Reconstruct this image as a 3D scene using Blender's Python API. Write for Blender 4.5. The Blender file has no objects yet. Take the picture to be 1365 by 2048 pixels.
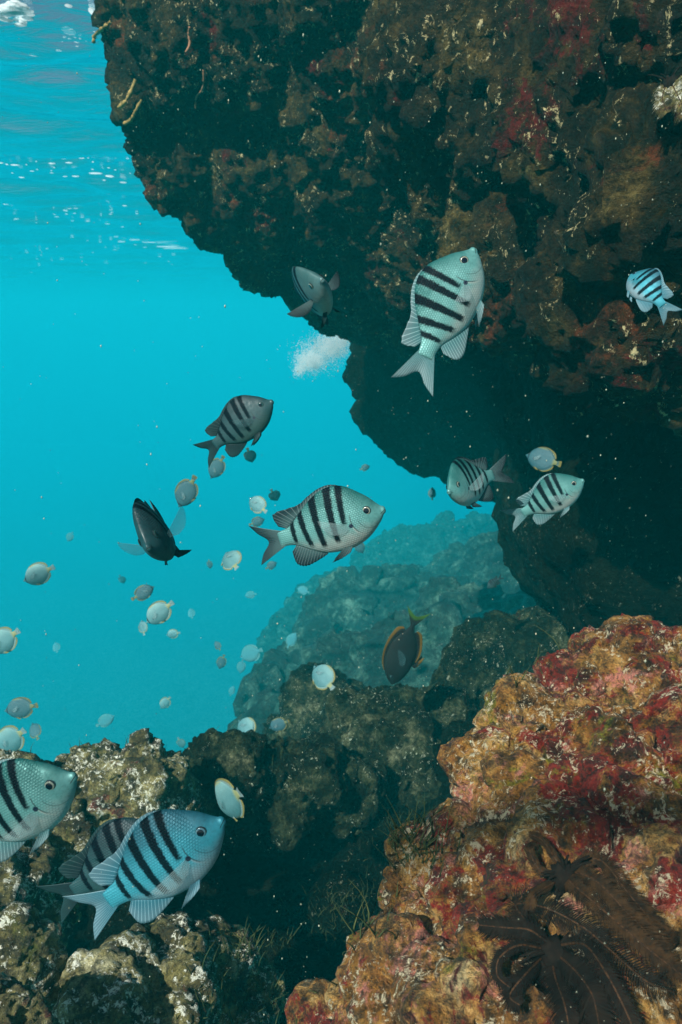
import bpy, bmesh, math, random
import numpy as np
from mathutils import Vector, Matrix
from mathutils.bvhtree import BVHTree
sc = bpy.context.scene
R = math.radians
random.seed(7); rng = np.random.default_rng(11)

# ------------------------------------------------------------------ camera, light, exposure
PITCH = R(-16.4); F = 1365.0            # F = focal length in photograph pixels
camd = bpy.data.cameras.new('camera'); cam = bpy.data.objects.new('camera', camd); sc.collection.objects.link(cam)
camd.sensor_fit = 'VERTICAL'; camd.sensor_height = 36; camd.lens = 24; camd.clip_start = .02; camd.clip_end = 600
camd.dof.use_dof = True; camd.dof.focus_distance = .8; camd.dof.aperture_fstop = 13
cam.rotation_euler = (R(90) + PITCH, 0, 0); sc.camera = cam
world = bpy.data.worlds.new('World'); sc.world = world; world.use_nodes = True
wnt = world.node_tree; bg = wnt.nodes['Background']; sky = wnt.nodes.new('ShaderNodeTexSky')
sky.sky_type = 'NISHITA'; sky.sun_disc = False
EL = R(44); AZ = R(216)
sky.sun_elevation = EL; sky.sun_rotation = AZ
wnt.links.new(sky.outputs[0], bg.inputs[0]); bg.inputs[1].default_value = .05
sl = bpy.data.lights.new('sun', 'SUN'); sl.energy = 5; sl.angle = R(.5); sl.color = (1, .94, .86)
sun = bpy.data.objects.new('sun', sl); sc.collection.objects.link(sun)
sdir = Vector((math.sin(AZ) * math.cos(EL), math.cos(AZ) * math.cos(EL), math.sin(EL)))
sun.rotation_euler = sdir.to_track_quat('Z', 'Y').to_euler(); sun.location = sdir * 30
vs = sc.view_settings; vs.view_transform = 'Standard'; vs.look = 'None'; vs.exposure = 0.6; vs.gamma = 1
cy = sc.cycles; cy.use_denoising = True; cy.max_bounces = 8; cy.volume_bounces = 4; cy.diffuse_bounces = 3
cy.transparent_max_bounces = 16; cy.caustics_reflective = False; cy.caustics_refractive = False
ZS = 1.75                               # height of the water surface above the camera

CM = cam.rotation_euler.to_matrix()
def P(px, py, dist):
    return CM @ (Vector(((px - 682.5) / F, (1024 - py) / F, -1)) * dist)

# ------------------------------------------------------------------ helpers
def link(name, me, mat=None, parent=None, smooth=True):
    o = bpy.data.objects.new(name, me); sc.collection.objects.link(o)
    if mat is not None:
        for m in (mat if isinstance(mat, (list, tuple)) else [mat]):
            me.materials.append(m)
    if parent is not None: o.parent = parent
    if smooth and len(me.polygons): me.polygons.foreach_set('use_smooth', [True] * len(me.polygons))
    return o
def tag(o, label=None, cat=None, group=None, kind=None):
    if label: o['label'] = label
    if cat: o['category'] = cat
    if group: o['group'] = group
    if kind: o['kind'] = kind
    return o

_perm = rng.permutation(256); _perm = np.concatenate([_perm, _perm, _perm])
_g = rng.normal(size=(256, 3)); _g /= np.linalg.norm(_g, axis=1)[:, None]
def _h(i, j, k): return _perm[_perm[_perm[i & 255] + (j & 255)] + (k & 255)]
def perlin(p):
    i = np.floor(p).astype(np.int64); f = p - i; u = f * f * f * (f * (f * 6 - 15) + 10)
    out = 0
    for dx in (0, 1):
        for dy in (0, 1):
            for dz in (0, 1):
                g = _g[_h(i[:, 0] + dx, i[:, 1] + dy, i[:, 2] + dz)]
                d = (g * (f - (dx, dy, dz))).sum(1)
                w = (u[:, 0] if dx else 1 - u[:, 0]) * (u[:, 1] if dy else 1 - u[:, 1]) * (u[:, 2] if dz else 1 - u[:, 2])
                out = out + w * d
    return out * 1.5
def fbm(p, o=4, gain=.5):
    s = 0; a = 1
    for k in range(o):
        s = s + a * perlin(p * 2 ** k + 17.3 * k); a *= gain
    return s
def ridged(p, o=4):
    s = 0; a = 1
    for k in range(o):
        s = s + a * (1 - 2 * np.abs(perlin(p * 2 ** k + 9.1 * k))); a *= .5
    return s / 2
_j = rng.random((256, 3))
def worley(p):
    i = np.floor(p).astype(np.int64); best = np.full(len(p), 9.)
    for dx in (-1, 0, 1):
        for dy in (-1, 0, 1):
            for dz in (-1, 0, 1):
                c = i + (dx, dy, dz)
                q = c + _j[_h(c[:, 0], c[:, 1], c[:, 2])]
                best = np.minimum(best, ((p - q) ** 2).sum(1))
    return np.sqrt(best)

# node helpers
def newmat(name):
    m = bpy.data.materials.new(name); m.use_nodes = True
    return m, m.node_tree, m.node_tree.nodes['Principled BSDF']
class NB:
    def __init__(s, nt): s.nt = nt
    def n(s, t, **k):
        x = s.nt.nodes.new(t)
        for a, b in k.items(): setattr(x, a, b)
        return x
    def l(s, a, b): s.nt.links.new(a, b)
    def val(s, sock, v):
        if isinstance(v, (int, float)): sock.default_value = v
        elif isinstance(v, (tuple, list)): sock.default_value = tuple(v) + ((1,) if len(sock.default_value) == 4 and len(v) == 3 else ())
        else: s.l(v, sock)
    def m(s, op, a, b=0.0, c=0.0, clamp=False):
        x = s.n('ShaderNodeMath', operation=op, use_clamp=clamp)
        s.val(x.inputs[0], a); s.val(x.inputs[1], b); s.val(x.inputs[2], c); return x.outputs[0]
    def noise(s, vec, scale, detail=4, rough=.55, dist=0.0):
        x = s.n('ShaderNodeTexNoise'); s.l(vec, x.inputs['Vector']); x.inputs['Scale'].default_value = scale
        x.inputs['Detail'].default_value = detail; x.inputs['Roughness'].default_value = rough; x.inputs['Distortion'].default_value = dist
        return x.outputs['Fac']
    def vor(s, vec, scale, feature='F1', out='Distance'):
        x = s.n('ShaderNodeTexVoronoi', feature=feature); s.l(vec, x.inputs['Vector']); x.inputs['Scale'].default_value = scale
        return x.outputs[out]
    def step(s, v, a, b, o0=0.0, o1=1.0):
        x = s.n('ShaderNodeMapRange', interpolation_type='SMOOTHSTEP'); s.val(x.inputs[0], v)
        x.inputs[1].default_value = a; x.inputs[2].default_value = b; x.inputs[3].default_value = o0; x.inputs[4].default_value = o1
        return x.outputs[0]
    def mix(s, f, a, b):
        x = s.n('ShaderNodeMix', data_type='RGBA'); s.val(x.inputs[0], f); s.val(x.inputs[6], a); s.val(x.inputs[7], b); return x.outputs[2]
    def ramp(s, v, stops):
        x = s.n('ShaderNodeValToRGB'); s.l(v, x.inputs[0]); e = x.color_ramp.elements
        while len(e) < len(stops): e.new(.5)
        for k, (p, c) in enumerate(stops): e[k].position = p; e[k].color = (*c, 1)
        return x.outputs[0]

# ------------------------------------------------------------------ rock materials
def rockmat(name, base, scale=1.0, patches=(), speck=(.62, .58, .42), speck_amt=.5, bump=.6, bdist=.01, spec=.45):
    """base: colour stops; patches: (colour, noise scale, threshold, softness)"""
    m, nt, p = newmat(name); b = NB(nt)
    tc = b.n('ShaderNodeTexCoord').outputs['Object']
    mp = b.n('ShaderNodeMapping'); b.l(tc, mp.inputs[0]); mp.inputs['Scale'].default_value = (scale,) * 3
    v = mp.outputs[0]
    n1 = b.noise(v, 5, 10, .74, .3)
    col = b.ramp(n1, base)
    for k, (c, s, th, so) in enumerate(patches):
        o = b.n('ShaderNodeVectorMath', operation='ADD'); b.l(v, o.inputs[0]); o.inputs[1].default_value = (3.7 * k + 1, -2.1 * k, 5.3 * k)
        f = b.noise(o.outputs[0], s, 9, .78, .4)
        col = b.mix(b.step(f, th, th + so), col, c)
    # grit: pale irregular flecks in clusters, dark turf between
    st = b.n('ShaderNodeMapping'); b.l(v, st.inputs[0]); st.inputs['Scale'].default_value = (1, 1.3, .7); st.inputs['Rotation'].default_value = (.4, .7, .2)
    fl = b.noise(st.outputs[0], 48, 5, .8, .4); cl = b.noise(v, 7, 5, .7)
    th = b.m('SUBTRACT', .69, b.m('MULTIPLY', b.step(cl, .38, .58), .05 + .09 * speck_amt))
    sp = b.m('MULTIPLY', b.m('SUBTRACT', fl, th), 16, clamp=True)
    mid = b.noise(v, 17, 6, .75)
    col = b.mix(b.step(mid, .58, .38), col, b.mix(.85, col, (.006, .008, .003)))
    fine = b.noise(v, 70, 6, .8)
    col = b.mix(b.step(fine, .53, .36), col, b.mix(.75, col, (.006, .008, .003)))
    col = b.mix(sp, col, speck)
    b.l(col, p.inputs['Base Color']); b.l(b.step(b.noise(v, 12, 4, .7), .35, .65, .42, .85), p.inputs['Roughness']); p.inputs['Specular IOR Level'].default_value = spec
    h = b.m('ADD', b.m('MULTIPLY', b.noise(v, 14, 9, .72), 1.3), b.m('MULTIPLY', b.noise(v, 60, 4, .7), .3))
    bp = b.n('ShaderNodeBump'); bp.inputs['Strength'].default_value = bump; bp.inputs['Distance'].default_value = bdist * 2.2
    b.l(h, bp.inputs['Height']); b.l(bp.outputs[0], p.inputs['Normal'])
    return m
M_fore = rockmat('coralline_rock', [(.33, (.05, .02, .003)), (.42, (.26, .11, .018)), (.49, (.55, .23, .035)), (.56, (.85, .45, .11)), (.68, (1.0, .74, .36))], 2.6,
    [((.4, .025, .012), 3.0, .49, .06), ((1.0, .36, .26), 4.6, .54, .09), ((.36, .32, .02), 4.1, .565, .08), ((.16, .01, .006), 6.5, .56, .05), ((1.0, .25, .03), 1.7, .65, .02)],
    (1.0, .84, .55), 1.3, 1.0, .016)
M_left = rockmat('turf_rock', [(.34, (.015, .014, .004)), (.45, (.12, .095, .025)), (.54, (.36, .3, .1)), (.66, (.75, .68, .4))], 2.2,
    [((.22, .04, .02), 3.0, .58, .05), ((.14, .15, .02), 5.1, .55, .1), ((.06, .03, .01), 4.1, .56, .06)], (1.0, .98, .8), 1.5, .9, .012)
M_mid = rockmat('dark_turf_rock', [(.36, (.002, .006, .003)), (.47, (.015, .026, .012)), (.55, (.085, .1, .045)), (.67, (.4, .4, .22))], 1.5,
    [((.12, .03, .02), 2.5, .66, .05)], (.8, .85, .6), .65, 1.0, .03, .1)
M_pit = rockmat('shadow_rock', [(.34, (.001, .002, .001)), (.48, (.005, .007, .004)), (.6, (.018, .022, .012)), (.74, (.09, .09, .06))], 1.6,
    [((.03, .008, .006), 2.5, .62, .05)], (.3, .3, .2), .5, 1.0, .03, .03)  # dark turf, with cave and gully shade put into the colour
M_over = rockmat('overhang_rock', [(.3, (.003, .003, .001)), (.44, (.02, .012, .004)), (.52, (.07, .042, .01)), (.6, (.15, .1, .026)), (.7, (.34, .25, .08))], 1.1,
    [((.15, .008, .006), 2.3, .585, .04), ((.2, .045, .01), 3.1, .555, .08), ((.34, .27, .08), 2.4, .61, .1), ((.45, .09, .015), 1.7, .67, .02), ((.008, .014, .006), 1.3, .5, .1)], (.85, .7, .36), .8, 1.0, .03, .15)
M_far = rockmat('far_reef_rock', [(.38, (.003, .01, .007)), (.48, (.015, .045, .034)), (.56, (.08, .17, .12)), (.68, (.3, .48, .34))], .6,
    [], (.6, .65, .5), .4, 1.0, .05)  # teal fade of the water haze put into the rock colour

# ------------------------------------------------------------------ rock builder
BVHS = []
def poly_lumps(pts, step, r0, r1, jit=.5):
    """small lumps strung along a silhouette of (px, py, dist)"""
    out = []
    for a, c in zip(pts[:-1], pts[1:]):
        L = math.hypot(c[0] - a[0], c[1] - a[1]); n = max(1, int(L / step))
        for k in range(n):
            t = (k + random.random() * .8) / n; r = random.uniform(r0, r1)
            out.append((a[0] + (c[0] - a[0]) * t + random.uniform(-jit, jit) * r, a[1] + (c[1] - a[1]) * t + random.uniform(-jit, jit) * r,
                        a[2] + (c[2] - a[2]) * t, r))
    return out
def rock(name, lumps, voxel, size, mat, big=.27, knob=.22, fine=.085, seed=0, squash=.18, extra3d=(), knobscale=1.0):
    bm = bmesh.new(); rr = random.Random(seed)
    def ball(c, r, s=(1, 1, 1)):
        mt = Matrix.Translation(c) @ Matrix.Rotation(rr.uniform(0, 6.28), 4, Vector((rr.uniform(-1, 1), rr.uniform(-1, 1), rr.uniform(-1, 1) + .01)).normalized()) @ Matrix.Diagonal((*[r * q for q in s], 1))
        bmesh.ops.create_icosphere(bm, subdivisions=3, radius=1, matrix=mt)
    for l in lumps:
        px, py, d, rp = l[:4]; q = 1 if rp > 60 else .6
        s = tuple(1 + rr.uniform(-squash, squash) * q for _ in range(3))
        ball(P(px, py, d), rp / F * d, s)
    for c, r, s in extra3d: ball(Vector(c), r, s)
    me = bpy.data.meshes.new(name); bm.to_mesh(me); bm.free()
    tmp = bpy.data.objects.new(name, me); sc.collection.objects.link(tmp)
    md = tmp.modifiers.new('r', 'REMESH'); md.mode = 'VOXEL'; md.voxel_size = voxel
    dg = bpy.context.evaluated_depsgraph_get(); me2 = bpy.data.meshes.new_from_object(tmp.evaluated_get(dg))
    bpy.data.objects.remove(tmp); bpy.data.meshes.remove(me); me2.name = name
    n = len(me2.vertices); off = np.array([seed * 7.7, seed * 3.1, seed * 1.3])
    def get():
        v = np.empty(n * 3, np.float32); me2.vertices.foreach_get('co', v)
        w = np.empty(n * 3, np.float32); me2.vertex_normals.foreach_get('vector', w)
        return v.reshape(-1, 3).astype(float), w.reshape(-1, 3).astype(float)
    def put(v): me2.vertices.foreach_set('co', v.astype(np.float32).ravel()); me2.update()
    v, w = get(); q = v / size + off
    v = v + w * (size * big * (fbm(q * .9, 3) + .5 * (ridged(q * 1.1 + 40, 2) - .3)))[:, None]; put(v)
    v, w = get(); q = v / size * knobscale + off + 5
    wob = np.stack([perlin(q * 2 + 3), perlin(q * 2 + 31), perlin(q * 2 + 77)], 1) * .25
    k1 = .8 - 1.5 * worley(q * 1.7 + wob) ** 2; k2 = .7 - 1.4 * worley(q * 4.3 + wob * 2) ** 2
    msk = np.clip(.5 + perlin(q * .8 + 60) * 1.4, .1, 1)
    v = v + w * (size * knob * (k1 + .5 * k2 * msk - .2))[:, None]; put(v)
    v, w = get(); q = v / size + off
    v = v + w * (size * fine * (fbm(q * 6, 4, .65) + .6 * ridged(q * 9, 3)))[:, None]; put(v)
    o = link(name, me2, mat)
    BVHS.append(BVHTree.FromObject(o, bpy.context.evaluated_depsgraph_get()) if False else BVHTree.FromPolygons([tuple(a) for a in v], [tuple(pl.vertices) for pl in me2.polygons]))
    return o
def hit(px, py, default=1.0, only=None):
    d = (P(px, py, 1)); L = d.length; dn = d / L; best = None
    for k, t in enumerate(BVHS):
        if only is not None and k not in only: continue
        h = t.ray_cast(Vector((0, 0, 0)), dn)
        if h[0] is not None and (best is None or h[3] < best): best = h[3]
    return (best / L) if best else default

# ---- near overhang
edge = [(215, -60, 2.35), (200, 40, 2.35), (200, 90, 2.4), (225, 150, 2.45), (262, 180, 2.5), (245, 225, 2.5), (262, 290, 2.6), (290, 350, 2.65), (320, 400, 2.7),
        (352, 405, 2.75), (385, 450, 2.8), (425, 482, 2.9), (470, 530, 3.0), (505, 566, 3.1), (555, 572, 3.2), (610, 600, 3.3), (660, 640, 3.4), (705, 680, 3.5)]
L1 = poly_lumps([(x + 8, y - 3, d) for x, y, d in edge], 15, 8, 16, .6) + poly_lumps([(x + 18, y - 9, d) for x, y, d in edge], 24, 14, 22, .3) + poly_lumps([(x + 34, y - 18, d) for x, y, d in edge], 24, 24, 34)
L1 += [(400, 320, 2.75, 105), (340, 240, 2.65, 70), (300, 130, 2.5, 80), (470, 430, 2.95, 80)]
L1 += [(525, 40, 2.6, 285), (625, 290, 2.9, 275), (765, 430, 3.4, 232), (930, 430, 2.7, 225), (1130, 480, 1.8, 225), (1310, 590, 1.35, 215), (820, 250, 2.7, 300),
       (900, -50, 2.2, 360), (1040, 180, 1.8, 290), (1250, 180, 1.38, 270), (1400, 380, 1.18, 230), (1420, 60, 1.08, 190), (1000, 550, 2.8, 130), (1190, 640, 1.85, 120), (1300, 300, 1.9, 350), (1350, 600, 1.8, 230), (1120, 350, 2.3, 260),
       (700, -150, 3.2, 420), (1150, -150, 2.0, 420), (900, 180, 4.0, 420), (1200, 300, 3.2, 450), (1400, 200, 2.6, 500), (1500, 600, 2.2, 250),
       (900, 210, 1.95, 70), (850, 150, 2.05, 60), (1330, 700, 1.35, 95), (1230, 670, 1.5, 80), (1280, 650, 1.6, 110)]
L1 += poly_lumps([(735, 655, 3.5), (860, 650, 3.3), (1000, 670, 2.9), (1120, 690, 2.3), (1200, 725, 1.75), (1300, 790, 1.42), (1380, 815, 1.3)], 45, 22, 45)
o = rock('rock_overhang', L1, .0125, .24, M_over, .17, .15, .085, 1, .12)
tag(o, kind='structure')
# ---- far overhang lobe and cave wall
edge2 = [(712, 690, 4.7), (722, 730, 4.7), (700, 790, 4.7), (712, 850, 4.7), (770, 910, 4.7), (840, 950, 4.6), (905, 972, 4.5), (960, 960, 4.4)]
L2 = poly_lumps([(x + 12, y - 10, d) for x, y, d in edge2], 22, 10, 20)
L2 += [(880, 760, 4.9, 170), (860, 850, 4.8, 100), (1020, 830, 4.6, 150), (1230, 910, 3.0, 180), (1370, 1050, 2.2, 270), (1250, 800, 2.8, 250), (1300, 1080, 2.5, 190), (1200, 990, 3.2, 120), (1350, 1000, 3.0, 350),
       (1060, 700, 4.8, 300), (1420, 900, 2.3, 330), (1250, 1180, 2.3, 150), (1500, 1250, 2.4, 250), (1100, 600, 5, 400)]
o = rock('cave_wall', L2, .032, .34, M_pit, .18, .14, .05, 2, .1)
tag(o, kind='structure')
# ---- far reef slope
L3 = [(1080, 1210, 9.5, 170), (960, 1200, 9.2, 170), (860, 1240, 8.6, 175), (760, 1290, 8.2, 170), (710, 1335, 7.8, 160), (650, 1390, 7.4, 90),
      (930, 1330, 6.4, 195), (790, 1370, 5.8, 175), (1060, 1290, 6.2, 160), (650, 1430, 5.2, 130), (575, 1490, 4.6, 95), (540, 1540, 4.3, 80), (700, 1470, 4.6, 130),
      (1000, 1370, 5, 180), (850, 1420, 4.6, 150), (700, 1650, 4.6, 220), (900, 1600, 4.5, 250), (560, 1640, 4.4, 100), (1100, 1400, 4.6, 200)]
L3 += poly_lumps([(1000, 1075, 9), (900, 1070, 8.9), (800, 1140, 8.5), (700, 1180, 8), (600, 1260, 7.6), (540, 1330, 7.4)], 40, 22, 44)
L3 += poly_lumps([(1000, 1180, 6.5), (900, 1170, 6.4), (800, 1220, 6.2), (700, 1260, 5.8), (600, 1330, 5.4), (540, 1400, 5)], 35, 20, 40)
L3 += [(1150, 1250, 7.5, 190), (1200, 1150, 8, 160), (1120, 1100, 8.6, 90), (1250, 1300, 6, 250)]
L3 = [(x, y, d * 1.4 if d < 5 else 7 + (d - 5) * 4.8, r) for x, y, d, r in L3]
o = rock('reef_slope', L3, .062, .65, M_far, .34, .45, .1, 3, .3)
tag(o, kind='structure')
# ---- middle reef: boulders, one by one
G_MID = 'boulders of the middle reef'
def boulder(name, lumps, voxel, size, mat, label, seed, group=None, **k):
    o = rock(name, lumps, voxel, size, mat, seed=seed, **k); tag(o, label, 'boulder', group); return o
boulder('reef_boulder', [(790, 1480, 2.5, 105), (730, 1450, 2.5, 65), (860, 1470, 2.5, 85), (800, 1560, 2.4, 130), (700, 1540, 2.5, 90)], .014, .16, M_mid,
        'rounded turf covered boulder below the dark surgeonfish', 4, G_MID)
boulder('reef_boulder', [(1010, 1340, 2.9, 100), (940, 1370, 2.9, 70), (1080, 1290, 2.9, 75), (1040, 1440, 2.8, 120), (1120, 1370, 2.8, 130), (960, 1450, 2.8, 90)], .016, .18, M_mid,
        'dark encrusted boulder right of the surgeonfish, behind the red outcrop', 5, G_MID)
boulder('reef_boulder', [(640, 1420, 3.4, 72), (700, 1440, 3.4, 70), (590, 1470, 3.4, 60), (650, 1500, 3.3, 90)], .018, .2, M_mid,
        'dark boulder with pale crest left of the surgeonfish, at the edge of open water', 6, G_MID)
boulder('reef_boulder', [(470, 1555, 1.9, 78), (410, 1545, 1.9, 52), (540, 1560, 1.95, 62), (610, 1560, 2.0, 78), (560, 1600, 1.95, 75), (680, 1580, 2.1, 75), (640, 1500, 2.1, 30), (470, 1610, 1.95, 80)] +
        poly_lumps([(390, 1500, 1.9), (450, 1490, 1.9), (540, 1500, 1.95), (620, 1490, 2.05), (690, 1520, 2.1)], 28, 10, 20), .010, .11, M_mid,
        'long low boulder with a ragged turf crest in the middle of the reef', 7, G_MID, big=.3, knob=.2)
boulder('reef_boulder', [(255, 1580, 1.6, 92), (180, 1570, 1.6, 62), (310, 1560, 1.62, 62), (140, 1600, 1.55, 48), (230, 1650, 1.6, 90), (330, 1620, 1.65, 70)] +
        poly_lumps([(135, 1530, 1.6), (190, 1500, 1.6), (260, 1490, 1.6), (330, 1495, 1.62), (358, 1540, 1.62)], 26, 9, 20), .008, .1, M_left,
        'pale topped boulder with a reddish face behind the two big striped fish', 8, G_MID, big=.3, knob=.2)
boulder('reef_boulder', [(40, 1590, 1.5, 80), (-30, 1600, 1.5, 80), (95, 1620, 1.5, 60), (20, 1660, 1.5, 90)], .009, .1, M_left,
        'pale boulder at the left edge behind the fish swimming in from the left', 9, G_MID)
# ---- dark gully between the boulders
L4 = [(600, 1780, 2.3, 190), (440, 1740, 2.2, 150), (760, 1700, 2.5, 170), (880, 1620, 2.6, 160), (980, 1560, 2.6, 150), (520, 1950, 1.9, 180), (700, 1950, 1.9, 190), (300, 1720, 2.0, 120),
      (860, 1850, 2.0, 200), (600, 2150, 1.5, 200), (150, 1750, 1.8, 130), (350, 1900, 1.7, 150), (1050, 1650, 2.2, 200), (1100, 1500, 2.9, 160), (1250, 1400, 2.9, 200), (50, 1850, 1.7, 160), (850, 2150, 1.6, 250)]
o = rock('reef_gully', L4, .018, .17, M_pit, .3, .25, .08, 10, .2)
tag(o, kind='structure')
# ---- left foreground boulders
G_L = 'boulders in the lower left corner'
boulder('foreground_boulder', [(35, 1770, 1.15, 80), (-40, 1790, 1.1, 100), (95, 1740, 1.2, 50), (60, 1850, 1.15, 90), (130, 1700, 1.25, 50)], .006, .07, M_left,
        'brown and olive boulder below the fish cut off by the left edge', 11, G_L, knob=.18)
boulder('foreground_boulder', [(20, 1910, .85, 72), (-50, 1930, .85, 90), (60, 1960, .85, 60), (0, 1990, .85, 90)], .0045, .05, M_left,
        'white flecked boulder at the left edge below the forked tail', 12, G_L, knob=.18)
boulder('foreground_boulder', [(-10, 2050, .68, 70), (-60, 2060, .68, 90), (40, 2090, .68, 70)], .004, .045, M_left,
        'yellow green boulder in the lower left corner of the picture', 13, G_L, knob=.18)
boulder('foreground_boulder', [(340, 1925, .95, 78), (260, 1950, .9, 70), (430, 1950, 1.0, 80), (500, 1990, 1.02, 62), (220, 2010, .85, 80), (330, 2040, .88, 110), (450, 2070, .98, 95), (160, 2080, .82, 60)], .005, .06, M_left,
        'large pale flecked boulder under the biggest striped fish', 14, G_L, knob=.18, big=.3)
# ---- right foreground outcrop
L5 = [(1260, 1405, .98, 130), (1165, 1375, .96, 70), (1380, 1430, .94, 150), (1110, 1350, .97, 32), (1320, 1310, .98, 45),
      (1030, 1432, .88, 58), (1000, 1480, .85, 55), (1060, 1490, .86, 80), (1130, 1470, .9, 80), (968, 1540, .80, 62), (1050, 1570, .78, 90), (930, 1520, .81, 28), (1160, 1570, .82, 110),
      (950, 1690, .73, 58), (905, 1690, .74, 34), (860, 1730, .74, 44), (850, 1780, .72, 50), (805, 1785, .71, 38), (940, 1790, .69, 80), (1010, 1690, .72, 85),
      (785, 1880, .70, 42), (830, 1880, .68, 60), (920, 1900, .64, 85), (760, 1960, .67, 55), (700, 2010, .68, 40), (640, 2040, .70, 34), (820, 2000, .61, 95), (720, 2090, .64, 80),
      (1210, 1600, .74, 130), (1300, 1700, .66, 130), (1150, 1740, .64, 130), (1040, 1800, .62, 100), (1020, 1920, .57, 110), (1180, 1880, .58, 140), (1320, 1860, .57, 130), (1400, 1600, .72, 150),
      (930, 2040, .56, 110), (1100, 2040, .53, 130), (1280, 2030, .52, 140), (1420, 1980, .52, 150), (1430, 1750, .62, 130)]
L5 += [(1250 + random.uniform(-130, 110), 1560 + random.uniform(-120, 60), random.uniform(.70, .76), random.uniform(24, 44)) for _ in range(10)]
L5 += [(l[0] + random.uniform(110, 150), l[1] + random.uniform(90, 120), l[2] + .08, 95) for l in L5[5:34:2]]
fore = rock('rock_outcrop', L5, .0038, .085, M_fore, .16, .36, .06, 20, .25)
tag(fore, 'knobbly rock outcrop crusted in red, pink and cream, filling the lower right corner', 'rock outcrop')
FORE = len(BVHS) - 1

# ------------------------------------------------------------------ seabed, water surface
def grid(xs, ys, zf):
    X, Y = np.meshgrid(xs, ys); p = np.stack([X.ravel(), Y.ravel(), np.zeros(X.size)], 1); p[:, 2] = zf(p)
    nx, ny = len(xs), len(ys); i = np.arange(nx * ny).reshape(ny, nx)
    f = np.stack([i[:-1, :-1], i[:-1, 1:], i[1:, 1:], i[1:, :-1]], -1).reshape(-1, 4)
    me = bpy.data.meshes.new('g'); me.from_pydata(p.tolist(), [], f.tolist()); return me
def sp(a, b, n, c=0.0, pw=2.2):
    t = np.linspace(-1, 1, n); s = np.sign(t) * np.abs(t) ** pw
    return c + np.where(s < 0, s * (c - a), s * (b - c))
me = grid(sp(-69, 69, 120), sp(-6.5, 128, 160, 4), lambda p: -24 + .8 * fbm(p * .15, 4))
M_sand = rockmat('seabed_sand', [(.3, (.12, .13, .09)), (.5, (.3, .29, .2)), (.7, (.45, .43, .32))], .5, [], (.6, .6, .5), .2, .4, .05)
tag(link('seabed', me, M_sand), kind='structure')
def waves(p):
    x, y = p[:, 0], p[:, 1]; z = 0
    for wl, a, am in ((3.1, .1, .045), (1.9, -.25, .03), (1.15, .35, .018), (.74, -.1, .011), (.46, .3, .006), (.31, -.35, .0035)):
        k = 2 * math.pi / wl; ph = 1.6 * perlin(p * np.array([.5, .5, 0]) / wl + wl * 9)
        z = z + 1.1 * am * np.sin(k * (y * math.cos(a) + x * math.sin(a) * 1.0) + 2.5 * ph)
    return ZS + z + .02 * fbm(p * np.array([.9, 1.6, 0]), 3)
me = grid(sp(-69, 69, 520, -2.0, 2.3), sp(-6.5, 128, 900, 3.5, 2.4), waves)
m, nt, p = newmat('water_surface'); b = NB(nt); nt.nodes.remove(p)
lw = b.n('ShaderNodeLayerWeight'); lw.inputs[0].default_value = .5
tcw = b.n('ShaderNodeTexCoord').outputs['Object']
mpw = b.n('ShaderNodeMapping'); b.l(tcw, mpw.inputs[0]); mpw.inputs['Scale'].default_value = (3, 9, 1)
bpw = b.n('ShaderNodeBump'); bpw.inputs['Strength'].default_value = .35; bpw.inputs['Distance'].default_value = .03
b.l(b.noise(mpw.outputs[0], 1.2, 4, .55, .8), bpw.inputs['Height'])
b.l(bpw.outputs[0], lw.inputs['Normal'])
tr = b.n('ShaderNodeBsdfTransparent'); gl = b.n('ShaderNodeBsdfGlossy'); gl.inputs['Roughness'].default_value = .04
gl.inputs['Color'].default_value = (.75, .88, .93, 1); b.l(bpw.outputs[0], gl.inputs['Normal'])
ms = b.n('ShaderNodeMixShader'); b.l(b.step(lw.outputs['Facing'], .42, .63, .03, 1.0), ms.inputs[0]); b.l(tr.outputs[0], ms.inputs[1]); b.l(gl.outputs[0], ms.inputs[2])
b.l(ms.outputs[0], nt.nodes['Material Output'].inputs['Surface'])
tag(link('water_surface', me, m), kind='structure')

# ------------------------------------------------------------------ fish
def interp(pts, n):
    """smooth resampling of a list of tuples by index"""
    a = np.array(pts, float); m = len(a); t = np.linspace(0, m - 1, n); out = []
    for q in t:
        i = min(int(q), m - 2); f = q - i
        p0, p1, p2, p3 = a[max(i - 1, 0)], a[i], a[i + 1], a[min(i + 2, m - 1)]
        out.append(.5 * ((2 * p1) + (-p0 + p2) * f + (2 * p0 - 5 * p1 + 4 * p2 - p3) * f * f + (-p0 + 3 * p1 - 3 * p2 + p3) * f ** 3))
    return np.array(out)
def prof(pts, x):
    a = np.array(pts, float); xs = a[:, 0]; ys = a[:, 1]; d = np.gradient(ys, xs)
    i = np.clip(np.searchsorted(xs, x) - 1, 0, len(xs) - 2); h = xs[i + 1] - xs[i]; t = np.clip((x - xs[i]) / h, 0, 1)
    return (2*t**3-3*t**2+1)*ys[i] + (t**3-2*t**2+t)*h*d[i] + (-2*t**3+3*t**2)*ys[i+1] + (t**3-t**2)*h*d[i+1]
def bend(p, k, x0=.32):
    p = np.array(p, float)
    if abs(k) < 1e-4: return p
    x, y = p[:, 0].copy(), p[:, 1].copy(); s = np.clip(x - x0, 0, None); th = k * s
    p[:, 0] = np.where(s > 0, x0 + np.sin(th) / k - y * np.sin(th), x)
    p[:, 1] = np.where(s > 0, (1 - np.cos(th)) / k + y * np.cos(th), y)
    return p
def loc(p):      # rest coordinates (x back from the snout) -> object coordinates (+X forward)
    q = np.array(p, float); q[:, 0] = .5 - q[:, 0]; return q
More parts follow.
